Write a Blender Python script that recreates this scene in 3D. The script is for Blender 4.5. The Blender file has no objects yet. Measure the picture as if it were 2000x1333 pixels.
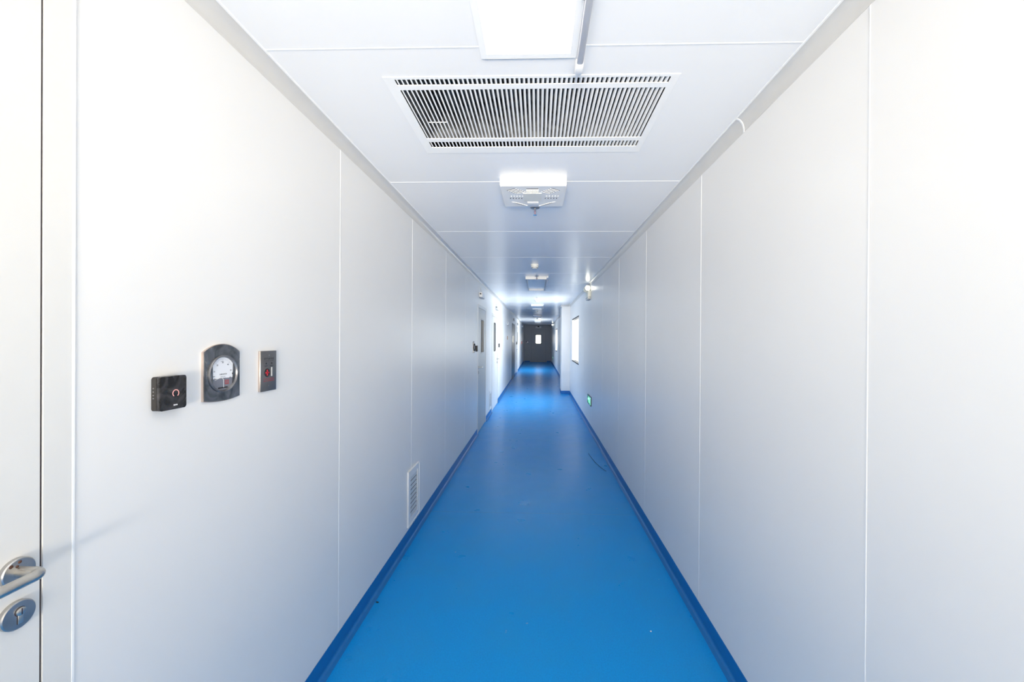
import bpy, bmesh, math, random
from mathutils import Vector, Matrix
random.seed(7)
PI = math.pi
scene = bpy.context.scene
col = scene.collection

# ------------------------------------------------------------------ measures (metres)
HC = 1.58            # camera height
XL, XR = -1.0, 0.922 # inner faces of the corridor walls
ZC = 2.58            # ceiling
Y0, Y1 = -2.2, 28.0  # corridor ends
WT = 0.06            # wall panel thickness
def Z(r): return HC + r

# ------------------------------------------------------------------ materials
def new_mat(name):
    m = bpy.data.materials.new(name); m.use_nodes = True
    nt = m.node_tree; b = nt.nodes['Principled BSDF']
    return m, nt, b
def link(nt, a, b): nt.links.new(a, b)

def plain(name, rgb, rough=0.5, metal=0.0, spec=0.5, var=0.03, scale=9.0, coat=0.0, bump=0.0, bscale=200.0, emit=None, estr=0.0):
    """a surface whose colour wanders a little with a noise"""
    m, nt, b = new_mat(name)
    tc = nt.nodes.new('ShaderNodeTexCoord')
    n = nt.nodes.new('ShaderNodeTexNoise'); n.inputs['Scale'].default_value = scale; n.inputs['Detail'].default_value = 4
    r = nt.nodes.new('ShaderNodeValToRGB')
    lo = [max(0, c*(1-var)) for c in rgb]; hi = [min(1, c*(1+var)) for c in rgb]
    r.color_ramp.elements[0].color = (*lo, 1); r.color_ramp.elements[1].color = (*hi, 1)
    r.color_ramp.elements[0].position = .3; r.color_ramp.elements[1].position = .7
    link(nt, tc.outputs['Object'], n.inputs['Vector']); link(nt, n.outputs['Fac'], r.inputs['Fac'])
    link(nt, r.outputs['Color'], b.inputs['Base Color'])
    b.inputs['Roughness'].default_value = rough; b.inputs['Metallic'].default_value = metal
    b.inputs['Specular IOR Level'].default_value = spec
    b.inputs['Coat Weight'].default_value = coat
    if bump:
        n2 = nt.nodes.new('ShaderNodeTexNoise'); n2.inputs['Scale'].default_value = bscale
        bp = nt.nodes.new('ShaderNodeBump'); bp.inputs['Strength'].default_value = bump; bp.inputs['Distance'].default_value = .001
        link(nt, tc.outputs['Object'], n2.inputs['Vector']); link(nt, n2.outputs['Fac'], bp.inputs['Height'])
        link(nt, bp.outputs['Normal'], b.inputs['Normal'])
    if emit:
        b.inputs['Emission Color'].default_value = (*emit, 1); b.inputs['Emission Strength'].default_value = estr
    return m

def smudged(name, c0, c1, scale, rough0, rough1, metal, dist=0.6):
    """glossy metal or plastic with blotchy fingerprints / film residue"""
    m, nt, b = new_mat(name)
    tc = nt.nodes.new('ShaderNodeTexCoord')
    n = nt.nodes.new('ShaderNodeTexNoise'); n.inputs['Scale'].default_value = scale; n.inputs['Detail'].default_value = 5
    n.inputs['Distortion'].default_value = dist
    r = nt.nodes.new('ShaderNodeValToRGB')
    r.color_ramp.elements[0].color = (*c0, 1); r.color_ramp.elements[1].color = (*c1, 1)
    r.color_ramp.elements[0].position = .38; r.color_ramp.elements[1].position = .64
    mr = nt.nodes.new('ShaderNodeMapRange'); mr.inputs['To Min'].default_value = rough0; mr.inputs['To Max'].default_value = rough1
    link(nt, tc.outputs['Object'], n.inputs['Vector']); link(nt, n.outputs['Fac'], r.inputs['Fac'])
    link(nt, n.outputs['Fac'], mr.inputs['Value'])
    link(nt, r.outputs['Color'], b.inputs['Base Color']); link(nt, mr.outputs['Result'], b.inputs['Roughness'])
    b.inputs['Metallic'].default_value = metal
    return m

def glow(name, rgb, s, var=0.04):
    m, nt, b = new_mat(name)
    n = nt.nodes.new('ShaderNodeTexNoise'); n.inputs['Scale'].default_value = 3
    r = nt.nodes.new('ShaderNodeValToRGB')
    r.color_ramp.elements[0].color = (*[c*(1-var) for c in rgb], 1); r.color_ramp.elements[1].color = (*rgb, 1)
    link(nt, n.outputs['Fac'], r.inputs['Fac']); link(nt, r.outputs['Color'], b.inputs['Emission Color'])
    b.inputs['Emission Strength'].default_value = s; b.inputs['Base Color'].default_value = (*rgb, 1)
    return m

def floor_material():
    m, nt, b = new_mat('blue_vinyl')
    tc = nt.nodes.new('ShaderNodeTexCoord')
    def noise(scale, detail=3.0):
        n = nt.nodes.new('ShaderNodeTexNoise'); n.inputs['Scale'].default_value = scale; n.inputs['Detail'].default_value = detail
        link(nt, tc.outputs['Object'], n.inputs['Vector']); return n
    def ramp(n, p0, c0, p1, c1):
        r = nt.nodes.new('ShaderNodeValToRGB')
        r.color_ramp.elements[0].position = p0; r.color_ramp.elements[0].color = (*c0, 1)
        r.color_ramp.elements[1].position = p1; r.color_ramp.elements[1].color = (*c1, 1)
        link(nt, n.outputs['Fac'], r.inputs['Fac']); return r
    def mix(fac, a, bb, f=None):
        x = nt.nodes.new('ShaderNodeMix'); x.data_type = 'RGBA'
        if fac is not None: link(nt, fac, x.inputs['Factor'])
        else: x.inputs['Factor'].default_value = f
        link(nt, a, x.inputs['A'])
        if isinstance(bb, tuple): x.inputs['B'].default_value = (*bb, 1)
        else: link(nt, bb, x.inputs['B'])
        return x.outputs['Result']
    fleck = ramp(noise(150, 3), .34, FLOOR_DARK, .62, FLOOR_LIGHT)     # printed chips
    fine = ramp(noise(420, 1), .58, (0, 0, 0), .72, (.3, .3, .3))
    c = mix(fine.outputs['Color'], fleck.outputs['Color'], (.015, .37, .74))
    blot = ramp(noise(3.2, 6), .42, (0, 0, 0), .75, (.38, .38, .38))      # dull wear in patches
    c = mix(blot.outputs['Color'], c, (.022, .29, .63))
    scuff = ramp(noise(14, 2), .755, (0, 0, 0), .80, (.5, .5, .5))        # small pale scuffs
    c = mix(scuff.outputs['Color'], c, (.42, .40, .52))
    link(nt, c, b.inputs['Base Color'])
    rr = ramp(noise(5, 5), .3, (.27, .27, .27), .7, (.34, .34, .34))
    link(nt, rr.outputs['Color'], b.inputs['Roughness'])
    bp = nt.nodes.new('ShaderNodeBump'); bp.inputs['Strength'].default_value = .035; bp.inputs['Distance'].default_value = .002
    link(nt, noise(90, 2).outputs['Fac'], bp.inputs['Height']); link(nt, bp.outputs['Normal'], b.inputs['Normal'])
    b.inputs['Specular IOR Level'].default_value = .2
    return m

FLOOR_DARK, FLOOR_LIGHT = (.002, .262, .69), (.004, .312, .79)
M = {}
M['wall'] = plain('painted_steel_panel', (.835, .825, .81), .34, var=.008, scale=2)
M['ceil'] = plain('ceiling_steel_panel', (.905, .905, .905), .25, var=.008, scale=2)
M['seal'] = plain('white_sealant', (.93, .93, .92), .4, var=.01)
M['cove'] = plain('cove_aluminium', (.66, .645, .62), .32, var=.02)
M['cove_joint'] = plain('cove_joint_white', (.92, .91, .88), .35)
M['floor'] = floor_material()
M['weld'] = plain('vinyl_weld_rod', (.06, .30, .60), .45)
M['base'] = plain('blue_vinyl_upstand', (.004, .155, .46), .42, var=.05, scale=40)
M['door'] = plain('door_leaf_white', (.75, .74, .715), .34, var=.01)
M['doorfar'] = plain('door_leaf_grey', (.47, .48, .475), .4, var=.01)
M['dooredge'] = plain('door_frame_edge', (.70, .69, .68), .4)
M['darkdoor'] = plain('slate_door', (.07, .085, .115), .35, var=.04)
M['enddoor'] = plain('grey_end_panel', (.36, .37, .385), .45, var=.03)
M['gap'] = plain('shadow_gasket', (.035, .02, .025), .7)
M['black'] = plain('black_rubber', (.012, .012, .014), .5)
M['steel'] = smudged('brushed_steel', (.50, .475, .44), (.62, .60, .56), 30, .30, .42, 1.0, .1)
M['darksteel'] = smudged('shadowed_steel_rose', (.40, .39, .38), (.52, .51, .50), 14, .28, .4, 1.0, .1)
M['rust'] = plain('rust_marks', (.09, .04, .025), .8, var=.3, scale=60)
M['chrome'] = plain('chrome', (.75, .74, .72), .12, metal=1)
M['gaugeplate'] = smudged('mirror_steel_plate', (.15, .158, .17), (.36, .37, .385), 16, .16, .34, 1.0, 1.2)
M['gaugeedge'] = plain('polished_rim', (.66, .56, .50), .25, metal=1)
M['bezel'] = smudged('grey_bezel', (.16, .16, .17), (.26, .26, .27), 20, .3, .4, .6, .3)
M['dial'] = plain('dial_white', (.86, .87, .90), .5, var=.02)
M['dialgrey'] = plain('dial_grey', (.20, .21, .25), .45, var=.05)
M['ink'] = plain('black_ink', (.02, .02, .025), .6)
M['redink'] = plain('red_ink', (.38, .055, .06), .6)
M['redbutton'] = plain('red_button', (.62, .02, .03), .3)
M['lens'] = plain('clear_cover', (.9, .9, .92), .05)
M['glossblack'] = smudged('gloss_black_face', (.006, .006, .007), (.055, .052, .055), 20, .05, .3, 0.0, 1.6)
M['blackbody'] = plain('black_body', (.022, .02, .019), .4, var=.15, scale=60)
M['ring'] = glow('pink_ring_light', (.9, .33, .30), .75)
M['print'] = plain('white_print', (.85, .85, .85), .5)
M['platesteel'] = smudged('satin_steel_plate', (.17, .165, .167), (.215, .21, .212), 8, .34, .44, .7, .2)
M['white'] = plain('white_powder_coat', (.84, .84, .84), .4, var=.01)
M['whitewarm'] = plain('white_plastic', (.82, .82, .78), .4, var=.01)
M['grille'] = plain('grille_white', (.94, .94, .93), .4, var=.01)
M['offwhite'] = plain('offwhite_plastic', (.70, .71, .71), .45, var=.02)
M['slot'] = plain('slot_shadow', (.10, .10, .11), .7)
M['duct'] = smudged('galvanised_duct', (.10, .105, .115), (.42, .44, .46), 9, .3, .5, .4, 1.5)
M['diff_on'] = glow('lit_diffuser', (1.0, .985, .96), 1.6)
M['diff_off'] = plain('unlit_diffuser', (.68, .74, .80), .3, var=.01)
M['panelframe'] = plain('panel_frame', (.78, .79, .80), .35)
M['panelframe_dark'] = plain('panel_frame_grey', (.40, .41, .42), .4)
M['tube'] = plain('tube_housing', (.62, .61, .63), .35, var=.02)
M['exitgreen'] = plain('exit_green', (.02, .24, .10), .35, emit=(.02, .5, .2), estr=.25)
M['exitlight'] = glow('exit_pictogram', (.45, 1.0, .68), 1.0)
M['exitframe'] = plain('exit_frame', (.09, .13, .14), .4)
M['lamplens'] = glow('emergency_lamp_lens', (1.0, 1.0, .90), 9)
M['creamplastic'] = plain('cream_plastic', (.80, .80, .70), .4)
M['orange'] = plain('orange_label', (.62, .30, .10), .5)
M['litpane'] = glow('lit_door_pane', (1.0, .95, .80), 1.1)
M['backroom'] = plain('room_behind', (.42, .42, .42), .7)
M['scrap'] = plain('dark_scrap', (.03, .03, .03), .7, var=.3, scale=80)
M['hair'] = plain('dark_thread', (.02, .06, .13), .7)
M['redbox'] = plain('red_call_point', (.55, .08, .06), .4)

def glass_material():
    m = bpy.data.materials.new('window_glass'); m.use_nodes = True
    nt = m.node_tree; nt.nodes.clear()
    out = nt.nodes.new('ShaderNodeOutputMaterial'); tr = nt.nodes.new('ShaderNodeBsdfTransparent')
    gl = nt.nodes.new('ShaderNodeBsdfGlossy'); gl.inputs['Roughness'].default_value = .02
    fr = nt.nodes.new('ShaderNodeFresnel'); ge = nt.nodes.new('ShaderNodeNewGeometry')
    io = nt.nodes.new('ShaderNodeMapRange'); io.inputs['To Min'].default_value = 1.45; io.inputs['To Max'].default_value = 1/1.45
    link(nt, ge.outputs['Backfacing'], io.inputs['Value']); link(nt, io.outputs['Result'], fr.inputs['IOR'])
    mx = nt.nodes.new('ShaderNodeMixShader')
    tr.inputs['Color'].default_value = (.94, .96, .96, 1)
    link(nt, fr.outputs['Fac'], mx.inputs['Fac']); link(nt, tr.outputs[0], mx.inputs[1]); link(nt, gl.outputs[0], mx.inputs[2])
    link(nt, mx.outputs[0], out.inputs['Surface'])
    return m
M['glass'] = glass_material()

# ------------------------------------------------------------------ mesh builder
class Frame:
    """local (u, v, n) -> offsets from an origin: u and v lie in the surface, n stands off it"""
    def __init__(s, O, U, V, N): s.O, s.U, s.V, s.N = Vector(O), Vector(U), Vector(V), Vector(N)
    def p(s, u, v, n): return s.U*u + s.V*v + s.N*n
def on_left(y, z, x=XL):  return Frame((x, y, z), (0, 1, 0), (0, 0, 1), (1, 0, 0))
def on_right(y, z, x=XR): return Frame((x, y, z), (0, 1, 0), (0, 0, 1), (-1, 0, 0))
def on_end(x, z, y=Y1):   return Frame((x, y, z), (1, 0, 0), (0, 0, 1), (0, -1, 0))
def on_ceil(x, y, z=ZC):  return Frame((x, y, z), (1, 0, 0), (0, 1, 0), (0, 0, -1))
def on_floor(x, y, z=0):  return Frame((x, y, z), (1, 0, 0), (0, 1, 0), (0, 0, 1))
WORLD = Frame((0, 0, 0), (1, 0, 0), (0, 1, 0), (0, 0, 1))

class MB:
    def __init__(s, fr): s.f = fr; s.bm = bmesh.new(); s.mi = 0
    def mat(s, i): s.mi = i; return s
    def _face(s, vs, smooth=False):
        try: f = s.bm.faces.new(vs)
        except ValueError: return
        f.material_index = s.mi; f.smooth = smooth
    def box(s, u0, u1, v0, v1, n0, n1, bev=0.0):
        P = s.f.p
        vs = [s.bm.verts.new(P(u, v, n)) for n in (n0, n1) for v in (v0, v1) for u in (u0, u1)]
        fs0 = set(s.bm.faces)
        for q in ((0, 1, 3, 2), (4, 5, 7, 6), (0, 1, 5, 4), (2, 3, 7, 6), (0, 2, 6, 4), (1, 3, 7, 5)):
            s._face([vs[i] for i in q])
        if bev:
            fs = [f for f in s.bm.faces if f not in fs0]
            bmesh.ops.recalc_face_normals(s.bm, faces=fs)
            es = list({e for f in fs for e in f.edges})
            r = bmesh.ops.bevel(s.bm, geom=es, offset=bev, segments=2, profile=.5, affect='EDGES')
            for f in r['faces']: f.material_index = s.mi
        return s
    def prism(s, pts, n0, n1, smooth=False, holes=None):
        """outline in (u, v) pushed from n0 to n1"""
        P = s.f.p
        a = [s.bm.verts.new(P(u, v, n0)) for u, v in pts]; b = [s.bm.verts.new(P(u, v, n1)) for u, v in pts]
        k = len(pts)
        s._face(list(reversed(a))); s._face(b)
        for i in range(k): s._face([a[i], a[(i+1) % k], b[(i+1) % k], b[i]], smooth)
        return s
    def ring(s, outer, inner, n0, n1, smooth=True):
        """a flat frame between two outlines with the same number of points"""
        P = s.f.p; k = len(outer)
        A = [[s.bm.verts.new(P(u, v, n)) for u, v in o] for o in (outer, inner) for n in (n0, n1)]
        oa, ob, ia, ib = A
        for i in range(k):
            j = (i+1) % k
            s._face([oa[i], oa[j], ob[j], ob[i]], smooth); s._face([ia[i], ia[j], ib[j], ib[i]], smooth)
            s._face([ob[i], ob[j], ib[j], ib[i]]); s._face([oa[i], oa[j], ia[j], ia[i]])
        return s
    def lathe(s, cu, cv, prof, seg=40, sy=1.0):
        """turned shape standing off the surface: prof is [(radius, n)]"""
        P = s.f.p; rows = []
        for r, n in prof:
            if r < 1e-6: rows.append([s.bm.verts.new(P(cu, cv, n))])
            else: rows.append([s.bm.verts.new(P(cu+r*math.cos(2*PI*i/seg), cv+sy*r*math.sin(2*PI*i/seg), n)) for i in range(seg)])
        for a, b in zip(rows, rows[1:]):
            for i in range(seg):
                j = (i+1) % seg
                if len(a) == 1 and len(b) == 1: continue
                if len(a) == 1: s._face([a[0], b[i], b[j]], True)
                elif len(b) == 1: s._face([a[i], a[j], b[0]], True)
                else: s._face([a[i], a[j], b[j], b[i]], True)
        return s
    def tube(s, path, r, seg=14, cap=True, radii=None):
        """round bar along a path of (u, v, n)"""
        pts = [s.f.p(*p) for p in path]; rows = []
        prev = None
        for i, p in enumerate(pts):
            t = (pts[min(i+1, len(pts)-1)] - pts[max(i-1, 0)]).normalized()
            if prev is None:
                a = Vector((0, 0, 1)) if abs(t.z) < .9 else Vector((1, 0, 0))
                x = t.cross(a).normalized()
            else: x = (prev - t*prev.dot(t)).normalized()
            prev = x; y = t.cross(x); rr = radii[i] if radii else r
            rows.append([s.bm.verts.new(p + (x*math.cos(2*PI*k/seg) + y*math.sin(2*PI*k/seg))*rr) for k in range(seg)])
        for a, b in zip(rows, rows[1:]):
            for k in range(seg): s._face([a[k], a[(k+1) % seg], b[(k+1) % seg], b[k]], True)
        if cap: s._face(list(reversed(rows[0]))); s._face(rows[-1])
        return s
    def extrude_profile(s, prof, y0, y1, smooth=True, close=False):
        """cross-section [(x, z)] in world axes run along y"""
        a = [s.bm.verts.new(Vector((x, y0, z))) for x, z in prof]; b = [s.bm.verts.new(Vector((x, y1, z))) for x, z in prof]
        k = len(prof)
        for i in range(k if close else k-1):
            j = (i+1) % k; s._face([a[i], a[j], b[j], b[i]], smooth)
        if close: s._face(list(reversed(a))); s._face(b)
        return s
    def build(s, name, mats, parent=None):
        bmesh.ops.recalc_face_normals(s.bm, faces=s.bm.faces[:])
        me = bpy.data.meshes.new(name); s.bm.to_mesh(me); s.bm.free()
        for m in (mats if isinstance(mats, (list, tuple)) else [mats]): me.materials.append(m)
        me.set_sharp_from_angle(angle=math.radians(38))
        o = bpy.data.objects.new(name, me); col.objects.link(o)
        if parent is not None: o.parent = parent
        else: o.location = s.f.O
        return o

def tag(o, label, cat, group=None, kind=None):
    o['label'] = label; o['category'] = cat
    if group: o['group'] = group
    if kind: o['kind'] = kind
    return o
def thing(name, fr, label, cat, group=None, kind=None):
    o = bpy.data.objects.new(name, None); col.objects.link(o)
    o.location = fr.O; o.empty_display_size = .1
    return tag(o, label, cat, group, kind)

def rrect(u0, u1, v0, v1, r, n=6):
    pts = []
    for cu, cv, a in ((u1-r, v0+r, -PI/2), (u1-r, v1-r, 0), (u0+r, v1-r, PI/2), (u0+r, v0+r, PI)):
        for i in range(n+1):
            t = a + (PI/2)*i/n; pts.append((cu + r*math.cos(t), cv + r*math.sin(t)))
    return pts
def circ(cu, cv, r, n=48, sy=1): return [(cu + r*math.cos(2*PI*i/n), cv + sy*r*math.sin(2*PI*i/n)) for i in range(n)]

def glyph_row(mb, u0, u1, v, h, count, n0, n1):
    """a row of small printed characters too small to read: a few strokes each"""
    w = (u1-u0)/count
    for i in range(count):
        a = u0 + i*w; ww = w*.8
        mb.box(a, a+ww, v+h*.42, v+h*.58, n0, n1)
        if random.random() < .8: mb.box(a, a+ww, v+h*.85, v+h, n0, n1)
        if random.random() < .7: mb.box(a, a+ww, v, v+h*.15, n0, n1)
        k = random.choice((.1, .42, .72)); mb.box(a+ww*k, a+ww*(k+.2), v, v+h, n0, n1)
        if random.random() < .5: mb.box(a+ww*.78, a+ww, v+h*.1, v+h*.9, n0, n1)

def text(fr, body, u, v, size, n, mat, parent, name='lettering', rot=0.0):
    cu = bpy.data.curves.new(name, 'FONT'); cu.body = body; cu.size = size; cu.align_x = 'CENTER'; cu.align_y = 'CENTER'
    cu.extrude = .0001; cu.resolution_u = 3
    o = bpy.data.objects.new(name, cu); col.objects.link(o); o.data.materials.append(mat); o.parent = parent
    U, V = fr.U, fr.V
    # on the left wall the reader sees +u running to the right
    Rm = Matrix((fr.U, fr.V, fr.U.cross(fr.V))).transposed().to_4x4()
    mw = Matrix.Translation(fr.p(u, v, n)) @ Rm @ Matrix.Rotation(rot, 4, 'Z')
    bpy.context.view_layer.update()
    me = bpy.data.meshes.new_from_object(o.evaluated_get(bpy.context.evaluated_depsgraph_get()))
    me.transform(mw); me.materials.clear(); me.materials.append(mat)
    bpy.data.objects.remove(o); bpy.data.curves.remove(cu)
    o = bpy.data.objects.new(name, me); col.objects.link(o); o.parent = parent
    return o

# ================================================================== THE SETTING
# ---- floor
mb = MB(WORLD)
mb.box(XL-WT, XR+WT, Y0-.06, Y1+.06, -.1, 0)
mb.mat(1).box(XL+.03, XR-.03, 3.664, 3.668, 0, .0006)
o = mb.build('floor', [M['floor'], M['weld']])
tag(o, 'blue flecked vinyl floor running the length of the corridor', 'floor', kind='structure')

# ---- ceiling, with the opening for the air grille
GX0, GX1, GY0, GY1 = -.575, .508, 1.538, 2.125
mb = MB(WORLD)
for u0, u1, v0, v1 in ((XL-WT, XR+WT, Y0-.06, GY0), (XL-WT, XR+WT, GY1, Y1+.06), (XL-WT, GX0, GY0, GY1), (GX1, XR+WT, GY0, GY1)):
    mb.box(u0, u1, v0, v1, ZC, ZC+.05)
mb.mat(1)
y = 1.381 - 1.187*4
while y < Y1:
    w = .0028
    mb.box(XL+.03, XR-.03, y-w, y+w, ZC-.0008, ZC)
    y += 1.187
o = mb.build('ceiling', [M['ceil'], M['seal']])
tag(o, 'white glossy steel panel ceiling with thin cross joints', 'ceiling', kind='structure')

# ---- walls: panels between the openings
def wall_mesh(fr_x, inward, openings, seams, name, label, y_start=Y0, y_end=Y1):
    mb = MB(WORLD)
    x0, x1 = (fr_x-WT, fr_x) if inward > 0 else (fr_x, fr_x+WT)
    cur = y_start
    for (a, b, z0, z1) in sorted(openings):
        if a > cur: mb.box(x0, x1, cur, a, 0, ZC)
        if z0 > 0: mb.box(x0, x1, a, b, 0, z0)
        if z1 < ZC: mb.box(x0, x1, a, b, z1, ZC)
        cur = b
    mb.box(x0, x1, cur, y_end, 0, ZC)
    mb.mat(1)
    for y in seams:
        if any(a-.05 < y < b+.05 for a, b, _, _ in openings): continue
        w = .0018
        xa, xb = (fr_x-.001, fr_x+.0008) if inward > 0 else (fr_x-.0008, fr_x+.001)
        mb.box(xa, xb, y-w, y+w, .09, ZC-.05)
    o = mb.build(name, [M['wall'], M['seal']])
    return tag(o, label, 'wall', kind='structure')

DT = 2.16  # far door opening height
D1 = (-.16, .842, 0, 2.42)
D2 = (6.66, 7.72, 0, DT); D3 = (8.68, 9.98, 0, 2.14)
D4 = (15.35, 17.15, 0, 2.2); D5 = (18.65, 19.75, 0, DT)
left_open = [D1, D2, D3, D4, D5]
seamsL = [.845 + 1.167*k for k in range(-4, 24)]
wall_mesh(XL, 1, left_open, seamsL, 'wall_left', 'left white panel wall carrying the gauge and the far doors')
W1 = (9.22, 11.02, 1.0, 2.13); W2 = (19.6, 21.4, .98, 2.11)
seamsR = [1.159 + 1.168*k for k in range(-4, 24)]
wall_mesh(XR, -1, [W1, W2], seamsR, 'wall_right', 'right white panel wall with thin vertical joints and two windows')

# ---- end wall with the door opening, and the wall behind the camera with a window added for light
mb = MB(WORLD)
ED = (-.50, .55, 0, 2.30)
mb.box(XL, ED[0], Y1, Y1+.06, 0, ZC).box(ED[1], XR, Y1, Y1+.06, 0, ZC).box(ED[0], ED[1], Y1, Y1+.06, ED[3], ZC)
o = mb.build('wall_end', M['enddoor']); tag(o, 'grey wall closing the far end of the corridor', 'wall', kind='structure')
mb = MB(WORLD)
BW = (-.93, .86, .85, 2.52)
mb.box(XL, BW[0], Y0-.06, Y0, 0, ZC).box(BW[1], XR, Y0-.06, Y0, 0, ZC).box(BW[0], BW[1], Y0-.06, Y0, 0, BW[2]).box(BW[0], BW[1], Y0-.06, Y0, BW[3], ZC)
o = mb.build('wall_near', M['wall']); tag(o, 'wall behind the camera with a large window added for light', 'wall', kind='structure')
fr = Frame((-.035, Y0-.03, 0), (1, 0, 0), (0, 0, 1), (0, 1, 0))
t = thing('window_3', fr, 'large unseen window added behind the camera to light the corridor', 'window', kind='structure')
bw, b0, b1 = .895, .85, 2.52
MB(fr).box(-bw, bw, b0, b0+.04, -.03, .03).box(-bw, bw, b1-.04, b1, -.03, .03).box(-bw, -bw+.04, b0+.04, b1-.04, -.03, .03).box(bw-.04, bw, b0+.04, b1-.04, -.03, .03).box(-.02, .02, b0+.04, b1-.04, -.03, .03).build('window_frame', M['white'], t)
MB(fr).box(-bw+.04, bw-.04, b0+.04, b1-.04, -.004, .004).build('pane', M['glass'], t)

# ---- pillar on the right, beyond the first window
PX, PY0, PY1 = .672, 11.76, 12.36
mb = MB(WORLD)
mb.prism([(XR, PY0), (PX+.03, PY0)] + [(PX+.03-.03*math.sin(a), PY0+.03-.03*math.cos(a)) for a in (PI/8, PI/4, 3*PI/8, PI/2)] + [(PX, PY1), (XR, PY1)], 0, ZC)
o = mb.build('wall_pillar', M['wall']); tag(o, 'white boxed pillar standing out from the right wall past the window', 'pillar', kind='structure')

# ---- blue vinyl upstands
def base_prof(x, s, h=.092):   # s = +1 for the left wall
    pts = [(x, 0), (x+s*.034, 0), (x+s*.034, .0012), (x+s*.020, .0035)]
    for i in range(1, 6):
        a = i/6*PI/2; pts.append((x+s*(.0205-.0175*math.sin(a)), .0035+.0175*(1-math.cos(a))))
    pts += [(x+s*.003, .024), (x+s*.003, h), (x, h)]
    return pts
mb = MB(WORLD)
edges = [Y0, D1[0]-.0] ; cur = Y0
for a, b, _, _ in left_open:
    mb.extrude_profile(base_prof(XL, 1), cur, a-.0, close=True); cur = b + 0.0
mb.extrude_profile(base_prof(XL, 1), cur, Y1, close=True)
o = mb.build('baseboard_left', M['base']); tag(o, 'dark blue vinyl upstand along the foot of the left wall', 'baseboard', kind='structure')
mb = MB(WORLD)
mb.extrude_profile(base_prof(XR, -1), Y0, PY0-.02, close=True); mb.extrude_profile(base_prof(XR, -1), PY1, Y1, close=True)
o = mb.build('baseboard_right', M['base']); tag(o, 'dark blue vinyl upstand along the foot of the right wall', 'baseboard', kind='structure')
mb = MB(WORLD)
mb.box(PX-.004, XR-.003, PY0-.02, PY0, 0, .092).box(PX-.004, PX, PY0, PY1, 0, .092)
o = mb.build('baseboard_pillar', M['base']); tag(o, 'blue vinyl upstand around the foot of the boxed pillar', 'baseboard', kind='structure')
mb = MB(WORLD)
mb.box(XL+.04, ED[0]-.06, Y1-.02, Y1, 0, .092).box(ED[1]+.06, XR-.04, Y1-.02, Y1, 0, .092)
o = mb.build('baseboard_end', M['base']); tag(o, 'blue vinyl upstand either side of the end door', 'baseboard', kind='structure')

# ---- coved corner trims between walls and ceiling
def cove_prof(x, s, rx, rz):
    pts = [(x, ZC-rz-.004), (x+s*.0015, ZC-rz-.004)]
    for i in range(0, 11):
        a = i/10*PI/2
        pts.append((x+s*(.0015 + (rx-.0015)*(1-math.cos(a))), ZC-rz + (rz-.0015)*math.sin(a)))
    pts += [(x+s*(rx+.004), ZC-.0015), (x+s*(rx+.004), ZC), (x, ZC)]
    return pts
mb = MB(WORLD); mb.extrude_profile(cove_prof(XL, 1, .041, .048), Y0, Y1, close=True)
mb.mat(1).extrude_profile([(XL+.041, ZC), (XL+.048, ZC), (XL+.047, ZC-.003), (XL+.041, ZC-.003)], Y0, Y1, close=True, smooth=False)
o = mb.build('trim_1', [M['cove'], M['seal']]); tag(o, 'hollow curved corner trim between left wall and ceiling', 'trim', kind='structure')
mb = MB(WORLD); mb.extrude_profile(cove_prof(XR, -1, .035, .056), Y0, PY0, close=True); mb.extrude_profile(cove_prof(XR, -1, .035, .056), PY1, Y1, close=True)
mb.mat(1)
mb.extrude_profile([(XR-.035, ZC), (XR-.042, ZC), (XR-.041, ZC-.003), (XR-.035, ZC-.003)], Y0, PY0, close=True, smooth=False)
jp = cove_prof(XR-.0008, -1, .0352, .0575)
mb.extrude_profile([(x, z-.0008) for x, z in jp], 1.846, 1.856, close=True)
o = mb.build('trim_2', [M['cove'], M['seal']]); tag(o, 'hollow curved corner trim between right wall and ceiling', 'trim', kind='structure')
mb = MB(WORLD); mb.box(PX-.012, XR-.036, PY0-.03, PY0, ZC-.05, ZC, .006).box(PX-.025, PX, PY0, PY1, ZC-.05, ZC, .006)
o = mb.build('trim_3', M['cove']); tag(o, 'corner trim where the boxed pillar meets the ceiling', 'trim', kind='structure')
mb = MB(WORLD); mb.box(XL+.042, XR-.036, Y1-.04, Y1, ZC-.05, ZC, .012)
o = mb.build('trim_4', M['enddoor']); tag(o, 'corner trim along the top of the end wall', 'trim', kind='structure')

# ---- rooms behind the left wall (seen through the door windows)
def room_shell(y0, y1, name, label):
    mb = MB(WORLD); x0, x1 = -3.6, XL-WT
    mb.box(x0-.05, x0, y0, y1, 0, ZC).box(x0, x1, y0-.05, y0, 0, ZC).box(x0, x1, y1, y1+.05, 0, ZC).box(x0, x1, y0, y1, -.05, 0).box(x0, x1, y0, y1, ZC, ZC+.05)
    o = mb.build(name, M['backroom']); return tag(o, label, 'room', kind='structure')
room_shell(6.0, 8.3, 'wall_side_room', 'dim room seen through the pane of the nearer far door')
room_shell(8.4, 11.0, 'wall_inner_room', 'dark room behind the narrow pane of the second far door')
room_shell(14.6, 17.9, 'wall_back_room', 'room behind the slate grey door')
room_shell(18.2, 20.6, 'wall_far_room', 'room behind the farthest door on the left')
mb = MB(WORLD); mb.box(XL-WT-.05, XL-WT, -.5, 1.2, 0, 2.5)
o = mb.build('wall_recess', M['backroom']); tag(o, 'closing panel behind the near left door', 'wall', kind='structure')

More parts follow.
